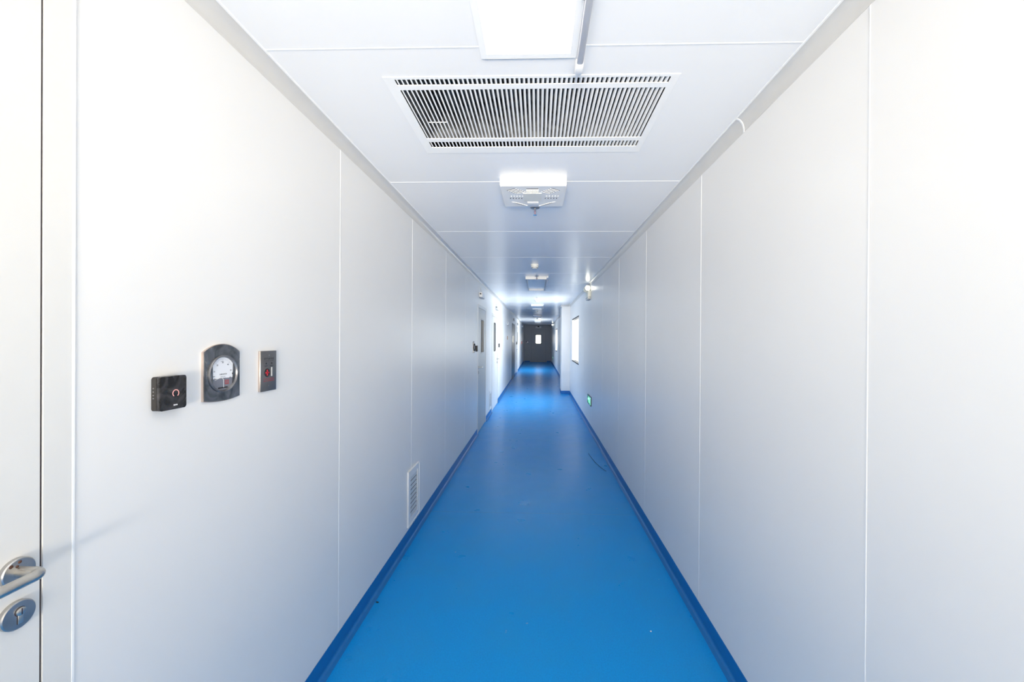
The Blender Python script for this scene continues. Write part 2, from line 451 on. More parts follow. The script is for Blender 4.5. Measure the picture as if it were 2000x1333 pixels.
# ---- windows on the right
def side_window(n, W, label):
    y0, y1, z0, z1 = W
    fr = Frame((XR, (y0+y1)/2, z0), (0, 1, 0), (0, 0, 1), (-1, 0, 0)); w = (y1-y0)/2; h = z1-z0
    t = thing('window_%d' % n, fr, label, 'window', kind='structure')
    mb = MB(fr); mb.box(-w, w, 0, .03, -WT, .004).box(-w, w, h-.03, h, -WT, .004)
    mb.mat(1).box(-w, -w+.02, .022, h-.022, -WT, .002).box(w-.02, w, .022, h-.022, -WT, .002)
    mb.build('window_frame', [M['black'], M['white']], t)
    MB(fr).box(-w+.02, w-.02, .022, h-.022, -.046, -.040).build('pane', M['glass'], t)
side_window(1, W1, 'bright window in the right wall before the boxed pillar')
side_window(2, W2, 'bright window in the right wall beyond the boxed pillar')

# ================================================================== DOORS
def handle_set(fr, t, u, v, dirn, far=True):
    """lever on a round rose with a lock escutcheon below it"""
    mb = MB(fr); mb.lathe(u, v, [(0, .0), (.026, 0), (.026, .006), (.024, .009), (0, .009)], 24); r = mb.build('rose', M['darksteel'], t)
    mb = MB(fr); mb.tube([(u, v, .008), (u, v, .045), (u+dirn*.012, v, .055), (u+dirn*.13, v, .055)], .0095, 12); mb.build('lever', M['steel'], t)
    mb = MB(fr); mb.lathe(u, v-.085, [(0, 0), (.026, 0), (.026, .006), (.024, .009), (0, .009)], 24).mat(1).box(u-.004, u+.004, v-.105, v-.072, .009, .0095); mb.build('escutcheon', [M['darksteel'], M['ink']], t)

def far_door(n, D, label, leafmat, win, panemat, handle_u, hdir, winframe=True, framemat=None):
    y0, y1, z0, z1 = D; fr = on_left((y0+y1)/2, 0); w = (y1-y0)/2; h = z1
    t = thing('door_%d' % n, fr, label, 'door', kind='structure')
    f = .05
    MB(fr).box(-w, -w+f, 0, h, -WT, .006).box(w-f, w, 0, h, -WT, .006).box(-w+f, w-f, h-f, h, -WT, .006).build('door_frame', framemat or M['dooredge'], t)
    a, b, c, d = win
    L = (-w+f+.004, w-f-.004, .008, h-f-.004)
    mb = MB(fr)
    mb.box(L[0], a, L[2], L[3], -.045, 0).box(b, L[1], L[2], L[3], -.045, 0).box(a, b, L[2], c, -.045, 0).box(a, b, d, L[3], -.045, 0)
    lf = mb.build('leaf', leafmat, t)
    MB(fr).ring(rrect(a-.022, b+.022, c-.022, d+.022, .05), rrect(a+.004, b-.004, c+.004, d-.004, .03), -.002, .005).build('window_rim', M['black'] if not winframe else M['panelframe_dark'], t)
    MB(fr).box(a, b, c, d, -.03, -.024).build('pane', panemat, t)
    handle_set(fr, t, handle_u, 1.10, hdir)
    return t
far_door(2, D2, 'nearer of the two pale doors with tall panes along the left wall', M['doorfar'], (-.16, .21, 1.34, 1.92), M['glass'], -.43, 1)
far_door(3, D3, 'pale door with a dark pane, second along the left wall', M['door'], (-.22, .10, 1.32, 1.93), M['glass'], .50, -1, False)
far_door(4, D4, 'dark slate door with a lit pane on the left wall', M['darkdoor'], (-.35, .35, 1.46, 1.72), M['litpane'], -.7, 1, True, M['darkdoor'])
far_door(5, D5, 'farthest white door on the left wall, bathed in window light', M['door'], (.05, .35, 1.35, 1.9), M['glass'], -.4, 1)

# near door on the left
fr = on_left(.785, 0)
t = thing('door_1', fr, 'near white door with steel lever handle at the left edge', 'door', kind='structure')
MB(fr).box(.0042, .057, 0, 2.42, -WT, .0015, ).box(-.945, -.895, 0, 2.42, -WT, .0015).box(-.895, .0042, 2.37, 2.42, -WT, .0015).mat(1).box(.055, .0595, 0, 2.42, -.01, .0022).build('door_frame', [M['door'], M['seal']], t)
MB(fr).box(-.89, 0, .008, 2.365, -.045, 0).build('leaf', M['door'], t)
MB(fr).box(.0002, .0040, .008, 2.365, -.04, -.0025).build('gasket', M['gap'], t)
# rose, lever and escutcheon
hu, hv = -.038, 1.58-.452
mb = MB(fr); mb.lathe(hu, hv, [(0, 0), (.0262, 0), (.0262, .0075), (.0245, .0095), (0, .0095)], 48)
rose = mb.build('rose', M['darksteel'], t)
mb = MB(fr)
for du, dv, rr in ((-.013, .016, .0035), (.0, .019, .0032), (-.004, .012, .0028)):
    mb.lathe(hu+du, hv+dv, [(0, .0095), (rr, .0095), (rr*.7, .0101), (0, .0102)], 10)
mb.build('rust_spots', M['rust'], rose)
mb = MB(fr)
path = [(hu, hv, .008), (hu, hv, .040)]
for i in range(1, 8):
    a = i/8*PI/2; path.append((hu-.016*(1-math.cos(a)), hv, .040+.016*math.sin(a)))
path += [(hu-.016, hv, .056), (hu-.05, hv-.0005, .056), (hu-.125, hv-.002, .056)]
mb.tube(path, .0098, 20); mb.build('lever', M['steel'], t)
ev = hv-.083
mb = MB(fr); mb.lathe(hu, ev, [(0, 0), (.0268, 0), (.0268, .007), (.0250, .0088), (0, .0088)], 48)
esc = mb.build('escutcheon', M['darksteel'], t)
mb = MB(fr); mb.lathe(hu+.001, ev+.0065, [(0, .0088), (.0075, .0088), (.0075, .0118), (.006, .0128), (0, .0128)], 24)
mb.box(hu-.003, hu+.005, ev-.0165, ev+.002, .0088, .0108, .0008); cyl = mb.build('lock_cylinder', M['steel'], esc)
mb = MB(fr); mb.box(hu+.0002, hu+.0016, ev+.001, ev+.0125, .0128, .0131).ring(circ(hu+.001, ev+.0065, .0086, 24), circ(hu+.001, ev+.0065, .0075, 24), .0088, .0091).box(hu-.0040, hu-.003, ev-.0165, ev, .0088, .0091); mb.build('keyhole', M['gap'], esc)

# end door
fr = on_end(0.025, 0, Y1)
t = thing('door_6', fr, 'grey door with a bright pane at the far end of the corridor', 'door', kind='structure')
w = .525
MB(fr).box(-w-.05, -w+.03, 0, 2.33, -.06, .012).box(w-.03, w+.05, 0, 2.33, -.06, .012).box(-w+.03, w-.03, 2.27, 2.33, -.06, .012).build('door_frame', M['enddoor'], t)
a, b, c, d = -.20, .175, 1.29, 1.88
MB(fr).box(-w+.03, a, .0, 2.27, -.05, .004).box(b, w-.03, .0, 2.27, -.05, .004).box(a, b, .0, c, -.05, .004).box(a, b, d, 2.27, -.05, .004).build('leaf', M['enddoor'], t)
MB(fr).ring(rrect(a-.03, b+.03, c-.03, d+.03, .07), rrect(a+.006, b-.006, c+.006, d-.006, .05), .003, .010).build('window_rim', M['exitframe'], t)
MB(fr).box(a, b, c, d, -.03, -.024).build('pane', M['glass'], t)
MB(fr).box(-w+.028, -w+.036, 0, 2.272, .004, .0045).box(w-.036, w-.028, 0, 2.272, .004, .0045).box(-w+.036, w-.036, 2.264, 2.272, .004, .0045).build('shadow_gap', M['exitframe'], t)
handle_set(fr, t, -.44, 1.02, 1)

# ================================================================== THINGS ON THE NEAR LEFT WALL
# black touch button box
fr = on_left(1.058, Z(-.149))
t = thing('access_button', fr, 'glossy black square touch button box with a pink ring light', 'button', 'near wall controls')
hw, hh = .0395, .0445
mb = MB(fr); mb.prism(rrect(-hw, hw, -hh, hh, .007), 0, .013).build('back_box', M['blackbody'], t)
mb = MB(fr); mb.prism(rrect(-hw-.0004, hw+.0004, -hh-.0004, hh+.0004, .007), .0145, .0225, True).mat(1).prism(rrect(-hw+.0012, hw-.0012, -hh+.0012, hh-.0012, .007), .012, .0145, True).mat(0)
mb.prism(rrect(-hw+.0006, hw-.0006, -hh+.0006, hh-.0006, .0066), .0225, .0236, True)
mb.build('face', [M['glossblack'], M['gap']], t)
outer, inner = [], []
for i in range(41):
    a = math.radians(-52 + 284*i/40); outer.append((.006+.0098*math.cos(a), -.002+.0098*math.sin(a))); inner.append((.006+.0082*math.cos(a), -.002+.0082*math.sin(a)))
mb = MB(fr); mb.prism(outer + list(reversed(inner)), .0235, .0239); mb.build('ring_light', M['ring'], t)
mb = MB(fr); mb.box(-.0005, .0022, -.0352, -.0315, .0235, .0238)
for i in range(5): mb.box(.0027+i*.0018, .0041+i*.0018, -.0350, -.0322+(.0004 if i % 2 else 0), .0235, .0238)
mb.build('logo_print', M['print'], t)
mb = MB(fr)
for v in (-.012, -.004, .005, .014): mb.box(-hw-.0006, -hw+.0002, v, v+.0028, .004, .0075)
mb.build('side_marks', M['bezel'], t)

# differential pressure gauge
fr = on_left(1.247, Z(-.113)); fr.N = fr.N*.5   # a shallow plate
t = thing('pressure_gauge', fr, 'round pressure gauge with white dial in an arched mirror steel plate', 'gauge', 'near wall controls')
def arched(hw, vb, vs, vt, bow):
    pts = []
    for i in range(21):
        x = -1 + 2*i/20; pts.append((hw*x, vb - bow*(1-x*x)))
    for i in range(25):
        x = 1 - 2*i/24; pts.append((hw*x, vs + (vt-vs)*(1-abs(x)**2.1)))
    return pts
P0 = arched(.0735, -.0800, .0675, .0925, .0075)
P1 = arched(.0715, -.0782, .0660, .0905, .0075)
BR = .0575
def hole(pts, r): return [(.002+r*math.cos(math.atan2(v, u)), -.001+r*math.sin(math.atan2(v, u))) for u, v in pts]
mb = MB(fr); mb.ring(P0, hole(P0, .0585), 0, .012, True).build('rim', M['gaugeedge'], t)
mb = MB(fr)
k = len(P1)
cc = []
for (u, v) in P1:
    a = math.atan2(v, u); cc.append((.002+BR*math.cos(a), -.001+BR*math.sin(a)))
mb.ring(P1, cc, .011, .0145, True).build('face_plate', M['gaugeplate'], t)
mb = MB(fr); mb.lathe(.002, -.001, [(.0585, .010), (.0585, .0220), (.0570, .0250), (.0550, .0250), (.0538, .0220), (.0515, .0110), (.0515, .009), (.0585, .009)], 64).build('bezel', M['bezel'], t)
dial = MB(fr).prism(circ(.002, -.001, .0518, 64), .006, .0105).build('dial', M['dial'], t)
seg = [(.002+.0514*math.cos(a), -.001+.0514*math.sin(a)) for a in [math.radians(197 + 146*i/30) for i in range(31)]]
MB(fr).prism(seg, .0105, .0108).build('lower_panel', M['dialgrey'], dial)
mb = MB(fr)
for i in range(31):
    a = math.radians(205 - 230*i/30); r0 = .0435 if i % 5 else .041
    ca, sa = math.cos(a), math.sin(a); px, py = -sa*.00025, ca*.00025
    mb.prism([(.002+r0*ca+px, -.001+r0*sa+py), (.002+.0455*ca+px, -.001+.0455*sa+py), (.002+.0455*ca-px, -.001+.0455*sa-py), (.002+r0*ca-px, -.001+r0*sa-py)], .0105, .0107)
mb.build('scale_ring', M['ink'], dial)
mb = MB(fr); glyph_row(mb, -.0105, .0195, -.0052, .0040, 10, .0105, .0107)
for v, w, c in ((-.0115, .010, 14), (-.0165, .013, 18), (-.0212, .012, 16)): glyph_row(mb, .003-w, .003+w, v, .0018, c, .0105, .0106)
mb.build('dial_print', M['ink'], dial)
mb = MB(fr); glyph_row(mb, -.005, .006, .036, .0020, 7, .0105, .0106); mb.build('unit_print', M['ink'], dial)
for i in range(7):
    a = math.radians(205 - 230*i/6); text(fr, str(i*10), .002+.0345*math.cos(a), -.001+.0345*math.sin(a), .0068, .0107, M['ink'], dial, 'numeral')
for u, s in ((-.040, 1), (.044, -1)):
    mb = MB(fr); mb.lathe(u, -.008 if s > 0 else -.004, [(0, .0105), (.0032, .0105), (.0032, .0125), (0, .0128)], 16)
    vv = -.008 if s > 0 else -.004
    mb.box(u-.001 if s > 0 else u-.0, u+.011 if s > 0 else u+.010, vv-.0007, vv+.0007, .0105, .0120)
    mb.build('stop_pin', M['ink'], dial)
mb = MB(fr); mb.tube([(.0055, -.045, .0118), (.004, -.020, .0128), (-.004, -.012, .0128), (-.030, -.020, .0128)], .00055, 8); mb.build('needle', M['panelframe'], dial)
mb = MB(fr); mb.ring([(.011, -.036), (.027, -.036), (.027, -.022), (.011, -.022)], [(.013, -.034), (.025, -.034), (.025, -.024), (.013, -.024)], .0108, .0111, False)
for i in range(5): mb.box(.0135, .0245, -.0338+i*.002, -.0328+i*.002, .0108, .0110)
mb.build('red_mark', M['redink'], dial)
mb = MB(fr); mb.box(-.016, .022, -.0475, -.0435, .0106, .0116).build('adjust_screw_slot', M['black'], dial)

# steel switch plate
fr = on_left(1.461, Z(-.122)); fr.N = fr.N*.55
t = thing('switch_plate', fr, 'narrow grey steel plate with a red key switch, right of the gauge', 'switch', 'near wall controls')
hw, hh = .0435, .0735
mb = MB(fr); mb.box(-hw, hw, -hh, hh, 0, .014, .0012).build('plate_rim', M['gaugeedge'], t)
mb = MB(fr); mb.box(-hw, hw, -hh, hh, .0138, .0172, .0010).build('face_plate', M['platesteel'], t)
for v in (.057, -.054): MB(fr).lathe(.003, v, [(0, .0172), (.0030, .0172), (.0026, .0182), (0, .0182)], 14).build('fixing_screw', M['bezel'], t)
mb = MB(fr); glyph_row(mb, -.026, .030, .0415, .0070, 7, .0172, .0175); glyph_row(mb, -.024, .028, .0362, .0018, 16, .0172, .0174)
glyph_row(mb, -.022, -.006, .0165, .0040, 3, .0172, .0174); glyph_row(mb, .007, .026, .0165, .0040, 4, .0172, .0174)
mb.build('black_print', M['ink'], t)
for u in (-.0145, .0165): MB(fr).lathe(u, .0275, [(0, .0172), (.0033, .0172), (.0033, .0182), (0, .0190)], 16).build('indicator_lamp', M['black'], t)
mb = MB(fr); mb.lathe(-.009, -.006, [(0, .0172), (.0155, .0172), (.0155, .0190), (.0135, .0196), (.0125, .0190), (0, .0190)], 32).build('key_switch', M['ink'], t)
mb = MB(fr); mb.box(-.0115, -.0065, -.0165, .0045, .0190, .0205).box(-.0185, .0005, -.0085, -.0035, .0190, .0205); mb.build('red_cross_key', M['redbutton'], t)
mb = MB(fr); mb.ring([(.014, -.020), (.019, -.020), (.019, .0125), (.014, .0125)], [(.0155, -.0185), (.0175, -.0185), (.0175, .011), (.0155, .011)], .0172, .0182, False)
mb.build('slot_guide', M['whitewarm'], t)
mb = MB(fr); glyph_row(mb, -.028, .031, -.0315, .0050, 8, .0172, .0174); glyph_row(mb, -.028, .031, -.0385, .0045, 9, .0172, .0174)
mb.build('red_print', M['redink'], t)

# low return air vents
def low_vent(y0, y1, z0, z1, label, detail=True):
    fr = on_left((y0+y1)/2, z0); w = (y1-y0)/2; h = z1-z0
    t = thing('wall_vent', fr, label, 'vent', 'low louvred vents on the left wall')
    m = .055
    MB(fr).ring([(-w, 0), (w, 0), (w, h), (-w, h)], [(-w+m, m), (w-m, m), (w-m, h-m), (-w+m, h-m)], 0, .008, False).ring([(-w, 0), (w, 0), (w, h), (-w, h)], [(-w+.006, .006), (w-.006, .006), (w-.006, h-.006), (-w+.006, h-.006)], .008, .012, False).build('vent_frame', M['white'], t)
    MB(fr).box(-w+m, w-m, m, h-m, .0003, .0012).build('backing', M['slot'], t)
    mb = MB(fr); n = 9 if detail else 12
    for i in range(n):
        v = m + (h-2*m)*(i+.15)/n; s = (h-2*m)/n
        P = fr.p
        for a in (0,):
            mb.prism([(0, 0)]*0 or [(-w+m, v), (w-m, v), (w-m, v+s*.78), (-w+m, v+s*.78)], .004, .0055)
    mb.build('louvres', M['offwhite'], t)
    MB(fr).box(w-m-.004, w-m+.004, m-.01, h-m+.01, .008, .0125).build('edge_strip', M['white'], t)
    return t
low_vent(3.083, 3.372, .118, .548, 'white louvred vent low on the near left wall')
low_vent(8.28, 8.60, .11, .50, 'small pale louvred vent between the two far left doors')

# ================================================================== CEILING THINGS
# large return air grille
fr = on_ceil(-.037, 1.849)
t = thing('return_air_grille', fr, 'large white slatted air grille across the ceiling', 'air grille')
gx0, gx1 = -.561+.037, .497+.037; gy0, gy1 = 1.547-1.849, 2.098-1.849
MB(fr).ring([(-.566, -.316), (.566, -.316), (.566, .316), (-.566, .316)], [(gx0, gy0), (gx1, gy0), (gx1, gy1), (gx0, gy1)], -.0005, .0018, False).build('grille_frame', M['grille'], t)
mb = MB(fr); N = 58; pitch = (gx1-gx0)/N; d = .0072; lean = .56; tk = .0062
for i in range(N):
    u = gx0 + pitch*(i+.5)
    a = [(u-tk/2, 0), (u+tk/2, 0), (u+tk/2-lean*d, d), (u-tk/2-lean*d, d)]
    vs = [[mb.bm.verts.new(fr.p(x, v, .0015-z)) for x, z in a] for v in (gy0, gy1)]
    mb._face(list(reversed(vs[0]))); mb._face(vs[1])
    for j in range(4): mb._face([vs[0][j], vs[0][(j+1) % 4], vs[1][(j+1) % 4], vs[1][j]])
mb.build('slats', M['grille'], t)
for a, b in ((1.583, 1.613), (2.006, 2.040)):
    MB(fr).box(gx0, gx1, a-1.849, b-1.849, -.0005, .0020).build('cross_bar', M['grille'], t)
MB(fr).tube([(-.513+.037, 1.865-1.849, -.004), (-.43+.037, 1.865-1.849, -.004)], .002, 8).build('wire_clip', M['white'], t)
mb = MB(fr); X0, X1, V0, V1 = GX0+.037, GX1+.037, GY0-1.849, GY1-1.849
mb.box(X0-.01, X0, V0, V1, -.36, -.012).box(X1, X1+.01, V0, V1, -.36, -.012).box(X0, X1, V0-.01, V0, -.36, -.012).box(X0, X1, V1, V1+.01, -.36, -.012).box(X0-.01, X1+.01, V0-.01, V1+.01, -.37, -.36)
mb.build('duct_box', M['duct'], t)

# slim ceiling light panels with a tube lamp beside each
def light_panel(y0, y1, lit, label):
    fr = on_ceil(-.04, (y0+y1)/2); w = .168; h = (y1-y0)/2
    t = thing('ceiling_light_panel', fr, label, 'ceiling light', 'ceiling light panels down the corridor')
    O = [(-w, -h), (w, -h), (w, h), (-w, h)]; m = .022
    I = [(-w+m, -h+m), (w-m, -h+m), (w-m, h-m), (-w+m, h-m)]
    th = .003 if lit else .046
    mb = MB(fr).ring(O, I, 0, th, False)
    if not lit: mb.mat(1).ring(O, I, th, th+.001, False)
    mb.build('frame', [M['grille'] if lit else M['panelframe'], M['panelframe_dark']], t)
    MB(fr).box(-w+m, w-m, -h+m, h-m, .001, .0026 if lit else .010).build('diffuser', M['diff_on'] if lit else M['diff_off'], t)
    if lit: MB(fr).box(-w+.012, w-.008, h-.0006, h+.0006, .0002, .0034).build('shadow_gap', M['panelframe_dark'], t)
    return t
panels = [(-.10, 1.437, True, 'lit ceiling light panel nearest, cut off at the top'),
          (6.44, 7.96, False, 'unlit ceiling light panel next beyond the smoke detector'),
          (11.62, 12.95, False, 'small distant ceiling light panel by the boxed pillar'),
          (16.6, 17.95, False, 'tiny ceiling light panel beyond the boxed pillar'),
          (21.9, 23.2, False, 'farthest ceiling light panel before the end door')]
for p in panels: light_panel(*p)
def tube_lamp(y0, y1, label, u=.141):
    fr = on_ceil(u, (y0+y1)/2); h = (y1-y0)/2
    t = thing('tube_lamp', fr, label, 'tube lamp', 'slim tube lamps beside the ceiling light panels')
    MB(fr).box(-.0145, .0145, -h+.02, h-.02, 0, .012, .002).build('mounting_rail', M['white'], t)
    MB(fr).box(-.0115, .0115, -h+.012, h-.012, .012, .031, .005).build('tube', M['tube'], t)
    for s in (-1, 1): MB(fr).box(-.014, .014, s*h-.03, s*h+.03, .0005, .033, .006).build('end_cap', M['white'], t)
    for v in (-h*.45, h*.62): MB(fr).box(-.019, .019, v-.006, v+.006, 0, .016, .001).build('clip', M['bezel'], t)
for (y0, y1), lab in zip(((-.05, 1.46), (6.40, 7.86), (11.6, 12.85)), ('slim tube lamp on the ceiling, ending above the air grille', 'slim tube lamp beside the unlit light panel past the smoke detector', 'slim tube lamp beside the small light panel by the pillar')):
    tube_lamp(y0, y1, lab)

# square slotted diffuser
fr = on_ceil(-.037, 2.702)
t = thing('square_diffuser', fr, 'square white ceiling box with slanted slots and a ribbed centre', 'ceiling diffuser')
hw, hd, th = .208, .197, .05
mb = MB(fr); mb.box(-hw, hw, -hd, hd, 0, th-.004, .004); mb.prism(rrect(-hw+.004, hw-.004, -hd+.004, hd-.004, .01), th-.005, th, False); mb.build('housing', M['white'], t)
def strip(mb, u0, v0, u1, v1, w, n0, n1):
    dx, dy = u1-u0, v1-v0; L = math.hypot(dx, dy); px, py = -dy/L*w/2, dx/L*w/2
    mb.prism([(u0+px, v0+py), (u0-px, v0-py), (u1-px, v1-py), (u1+px, v1+py)], n0, n1)
for sx in (-1, 1):
    mb = MB(fr); mv = MB(fr)
    for i in range(5):   # near corners: slanted slots
        u, v = sx*(.168-i*.0135), -.118+i*.0125
        strip(mb, u, v, u-sx*.055, v-.038, .0055, th, th+.0008)
        strip(mv, u-sx*.007, v+.007, u-sx*.062, v-.031, .005, th, th+.002)
    mv.build('slanted_louvre', M['white'], t); mv = MB(fr); mb.build('slanted_slots', M['slot'], t); mb = MB(fr)
    for i in range(5):   # sides: short slots along the corridor
        u = sx*(.155-i*.019)
        strip(mb, u, .014, u, .034, .0055, th, th+.0008)
        strip(mv, u+.008, -.02, u+.008, .030, .006, th, th+.003)
    mv.build('side_louvre', M['white'], t); mv = MB(fr); mb.build('side_slots', M['slot'], t)
    for i in range(5):   # far corners
        u, v = sx*(.150-i*.015), .092+i*.013
        strip(mv, u, v, u-sx*.052, v+.034, .0065, th, th+.0025)
    mv.build('raised_louvre', M['white'], t)
MB(fr).box(-.044, .032, -.150, -.142, th, th+.0008).build('centre_slot', M['slot'], t)
mb = MB(fr); mb.box(-.068, .054, -.075, .080, th-.001, th+.002)
for i in range(13): mb.box(-.066+i*.0095, -.062+i*.0095, -.073, .078, th+.002, th+.005)
for i in range(7): mb.box(-.042+i*.0115, -.036+i*.0115, -.135, -.085, th, th+.003)
for i in range(4): mb.box(-.045, .035, -.130+i*.013, -.126+i*.013, th, th+.004)
mb.build('ribbed_centre', M['whitewarm'], t)
MB(fr).box(-.044, .034, .088, .158, th-.001, th+.006, .002).build('cover_block', M['white'], t)

# sprinklers
def sprinkler(x, y, label):
    fr = on_ceil(x, y); t = thing('sprinkler_head', fr, label, 'sprinkler', 'sprinkler heads along the ceiling')
    MB(fr).lathe(0, 0, [(0, .0002), (.036, .0002), (.034, .004), (.022, .009), (.012, .010), (0, .010)], 28).build('rosette', M['darksteel'], t)
    mb = MB(fr); mb.lathe(0, 0, [(0, .009), (.0095, .009), (.0095, .024), (.006, .026), (0, .026)], 16)
    for s in (-1, 1): mb.tube([(s*.006, 0, .022), (s*.0105, 0, .034), (s*.009, 0, .044), (s*.003, 0, .052)], .0022, 8)
    mb.build('frame_arms', M['chrome'], t)
    MB(fr).tube([(0, 0, .025), (0, 0, .050)], .0022, 8).build('bulb', M['redink'], t)
    MB(fr).lathe(0, 0, [(0, .051), (.0055, .051), (.0145, .0555), (.0145, .057), (0, .0575)], 18).build('deflector', M['chrome'], t)
for x, y, lab in ((-.030, 3.075, 'steel sprinkler head hanging just past the square diffuser'),
                  (-.030, 6.39, 'small sprinkler head at the near edge of the unlit light panel'),
                  (-.038, 9.58, 'tiny sprinkler head between the second and third light panels'),
                  (-.04, 15.9, 'very distant sprinkler head beyond the boxed pillar'),
                  (-.04, 22.0 - .3, 'farthest sprinkler head, just before the last light panel')):
    sprinkler(x, y, lab)

# smoke detectors
def detector(x, y, label):
    fr = on_ceil(x, y); t = thing('smoke_detector', fr, label, 'smoke detector', 'smoke detectors along the ceiling')
    MB(fr).lathe(0, 0, [(0, 0), (.054, 0), (.054, .014), (.050, .017), (0, .017)], 36).build('base', M['whitewarm'], t)
    MB(fr).lathe(0, 0, [(.047, .016), (.049, .036), (.043, .040), (.043, .0405), (0, .0405)], 36).build('body', M['whitewarm'], t)
    mb = MB(fr)
    for i in range(14):
        a = 2*PI*i/14; strip(mb, .034*math.cos(a), .034*math.sin(a), .0425*math.cos(a), .0425*math.sin(a), .008, .0385, .0445)
    mb.build('sensor_slots', M['slot'], t)
    MB(fr).lathe(0, 0, [(0, .040), (.036, .0405), (.036, .050), (.030, .055), (0, .056)], 32).build('cap', M['whitewarm'], t)
for x, y, lab in ((-.052, 5.42, 'round white smoke detector on the ceiling, nearest to the camera'),
                  (-.045, 10.3, 'white smoke detector second along, short of the pillar'),
                  (-.055, 14.1, 'white smoke detector just beyond the third light panel'),
                  (-.05, 19.3, 'tiny white smoke detector far along the ceiling')):
    detector(x, y, lab)

# ================================================================== THINGS ON THE FAR WALLS
# twin-head emergency lights on the right wall
def emergency_light(y, z, label, lit_group='twin head emergency lights on the right wall'):
    fr = on_right(y, z); t = thing('emergency_light', fr, label, 'emergency light', lit_group)
    MB(fr).box(-.17, .17, -.045, .09, 0, .055, .008).build('housing', M['creamplastic'], t)
    MB(fr).box(-.171, .171, -.025, -.012, .001, .0565, .001).build('dark_band', M['bezel'], t)
    MB(fr).box(-.12, .12, -.056, -.045, .006, .05, .002).build('lower_lip', M['panelframe_dark'], t)
    for s in (-1, 1):
        MB(fr).box(s*.105-.012, s*.105+.012, .085, .12, .015, .045).build('bracket', M['creamplastic'], t)
        c = s*.105
        mb = MB(fr)     # lamp head: a short drum facing down the corridor
        P = [(-.032, .03), (-.034, .052), (.028, .052), (.038, .046)]
        rows = []
        for du, r in P:
            rows.append([mb.bm.verts.new(fr.p(c+du, .145+r*math.sin(2*PI*i/24), .055+r*math.cos(2*PI*i/24))) for i in range(24)])
        for a, b in zip(rows, rows[1:]):
            for i in range(24): mb._face([a[i], a[(i+1) % 24], b[(i+1) % 24], b[i]], True)
        mb._face(rows[0]); mb._face(rows[-1])
        hd = mb.build('lamp_head', M['creamplastic'], t)
        MB(fr).tube([(c-.0325, .145, .055), (c-.040, .145, .055)], .030, 20).build('lens', M['lamplens'] if s < 0 else M['print'], hd)
emergency_light(7.30, Z(.765), 'cream emergency light with a glowing lamp head high on the right wall')
emergency_light(24.9, Z(.75), 'tiny emergency light with glowing heads near the end wall')

# running-man exit signs low on the right wall
def exit_sign(y, z, label):
    fr = on_right(y, z); t = thing('exit_sign', fr, label, 'exit sign', 'green exit signs low on the right wall')
    w, h = .235, .078
    MB(fr).ring([(-w, -h), (w, -h), (w, h), (-w, h)], [(-w+.012, -h+.012), (w-.012, -h+.012), (w-.012, h-.012), (-w+.012, h-.012)], 0, .016, False).build('sign_frame', M['exitframe'], t)
    MB(fr).box(-w+.012, w-.012, -h+.012, h-.012, .001, .012).build('sign_panel', M['exitgreen'], t)
    n0, n1 = .012, .0135
    mb = MB(fr); mb.prism(circ(.045, .044, .013, 20), n0, n1)                 # head
    strip(mb, .030, .030, .000, -.012, .030, n0, n1)                          # torso
    strip(mb, .030, .026, .062, .006, .012, n0, n1); strip(mb, .062, .006, .078, .020, .011, n0, n1)
    strip(mb, .022, .028, -.018, .024, .012, n0, n1); strip(mb, -.018, .024, -.032, .004, .011, n0, n1)
    strip(mb, .002, -.010, .034, -.026, .015, n0, n1); strip(mb, .034, -.026, .030, -.058, .013, n0, n1)
    strip(mb, .000, -.008, -.020, -.034, .015, n0, n1); strip(mb, -.020, -.034, -.054, -.038, .013, n0, n1)
    mb.build('running_figure', M['exitlight'], t)
    mb = MB(fr); mb.prism([(.195, 0), (.155, .034), (.155, .012), (.108, .012), (.108, -.012), (.155, -.012), (.155, -.034)], n0, n1)
    mb.build('arrow', M['exitlight'], t)
    MB(fr).ring([(-.20, -.058), (-.10, -.058), (-.10, .058), (-.20, .058)], [(-.185, -.058), (-.115, -.058), (-.115, .046), (-.185, .046)], n0, n1, False).build('doorway_mark', M['exitlight'], t)
exit_sign(7.205, Z(-1.072), 'green glowing running figure exit sign low on the right wall')
exit_sign(25.0, Z(-1.13), 'very distant green exit sign near the end wall')

# small white lamp boxes over the doors
def lamp_box(fr, label, loop=True):
    t = thing('door_lamp', fr, label, 'door lamp', 'white lamp boxes above the doors')
    MB(fr).box(-.16, .16, -.042, .042, 0, .055, .007).build('housing', M['white'], t)
    MB(fr).box(-.13, .16, -.050, -.042, .004, .05, .001).build('shade_strip', M['panelframe_dark'], t)
    P = fr.p
    mb = MB(fr)
    mb.tube([(-.161, .012, .026), (-.168, .012, .026)], .013, 16).build('lens', M['black'], t)
    if loop:
        MB(fr).tube([(-.10, .042, .02), (-.06, .10, .008), (-.04, .135, .003), (-.02, .10, .008), (.02, .042, .02)], .003, 8).build('wire_loop', M['offwhite'], t)
lamp_box(on_left(6.95, Z(.75)), 'white lamp box with a wire loop above the nearer pale door')
lamp_box(on_left(9.55, Z(.73)), 'white lamp box with a wire loop above the second pale door')
lamp_box(on_left(13.0, Z(.50)), 'white lamp box on the wall short of the slate door', False)
lamp_box(on_left(16.2, Z(.78)), 'white lamp box above the slate grey door', False)
lamp_box(on_left(19.2, Z(.72)), 'white lamp box above the farthest left door', False)
lamp_box(on_left(24.5, Z(.78)), 'white lamp box high on the left near the end wall', False)
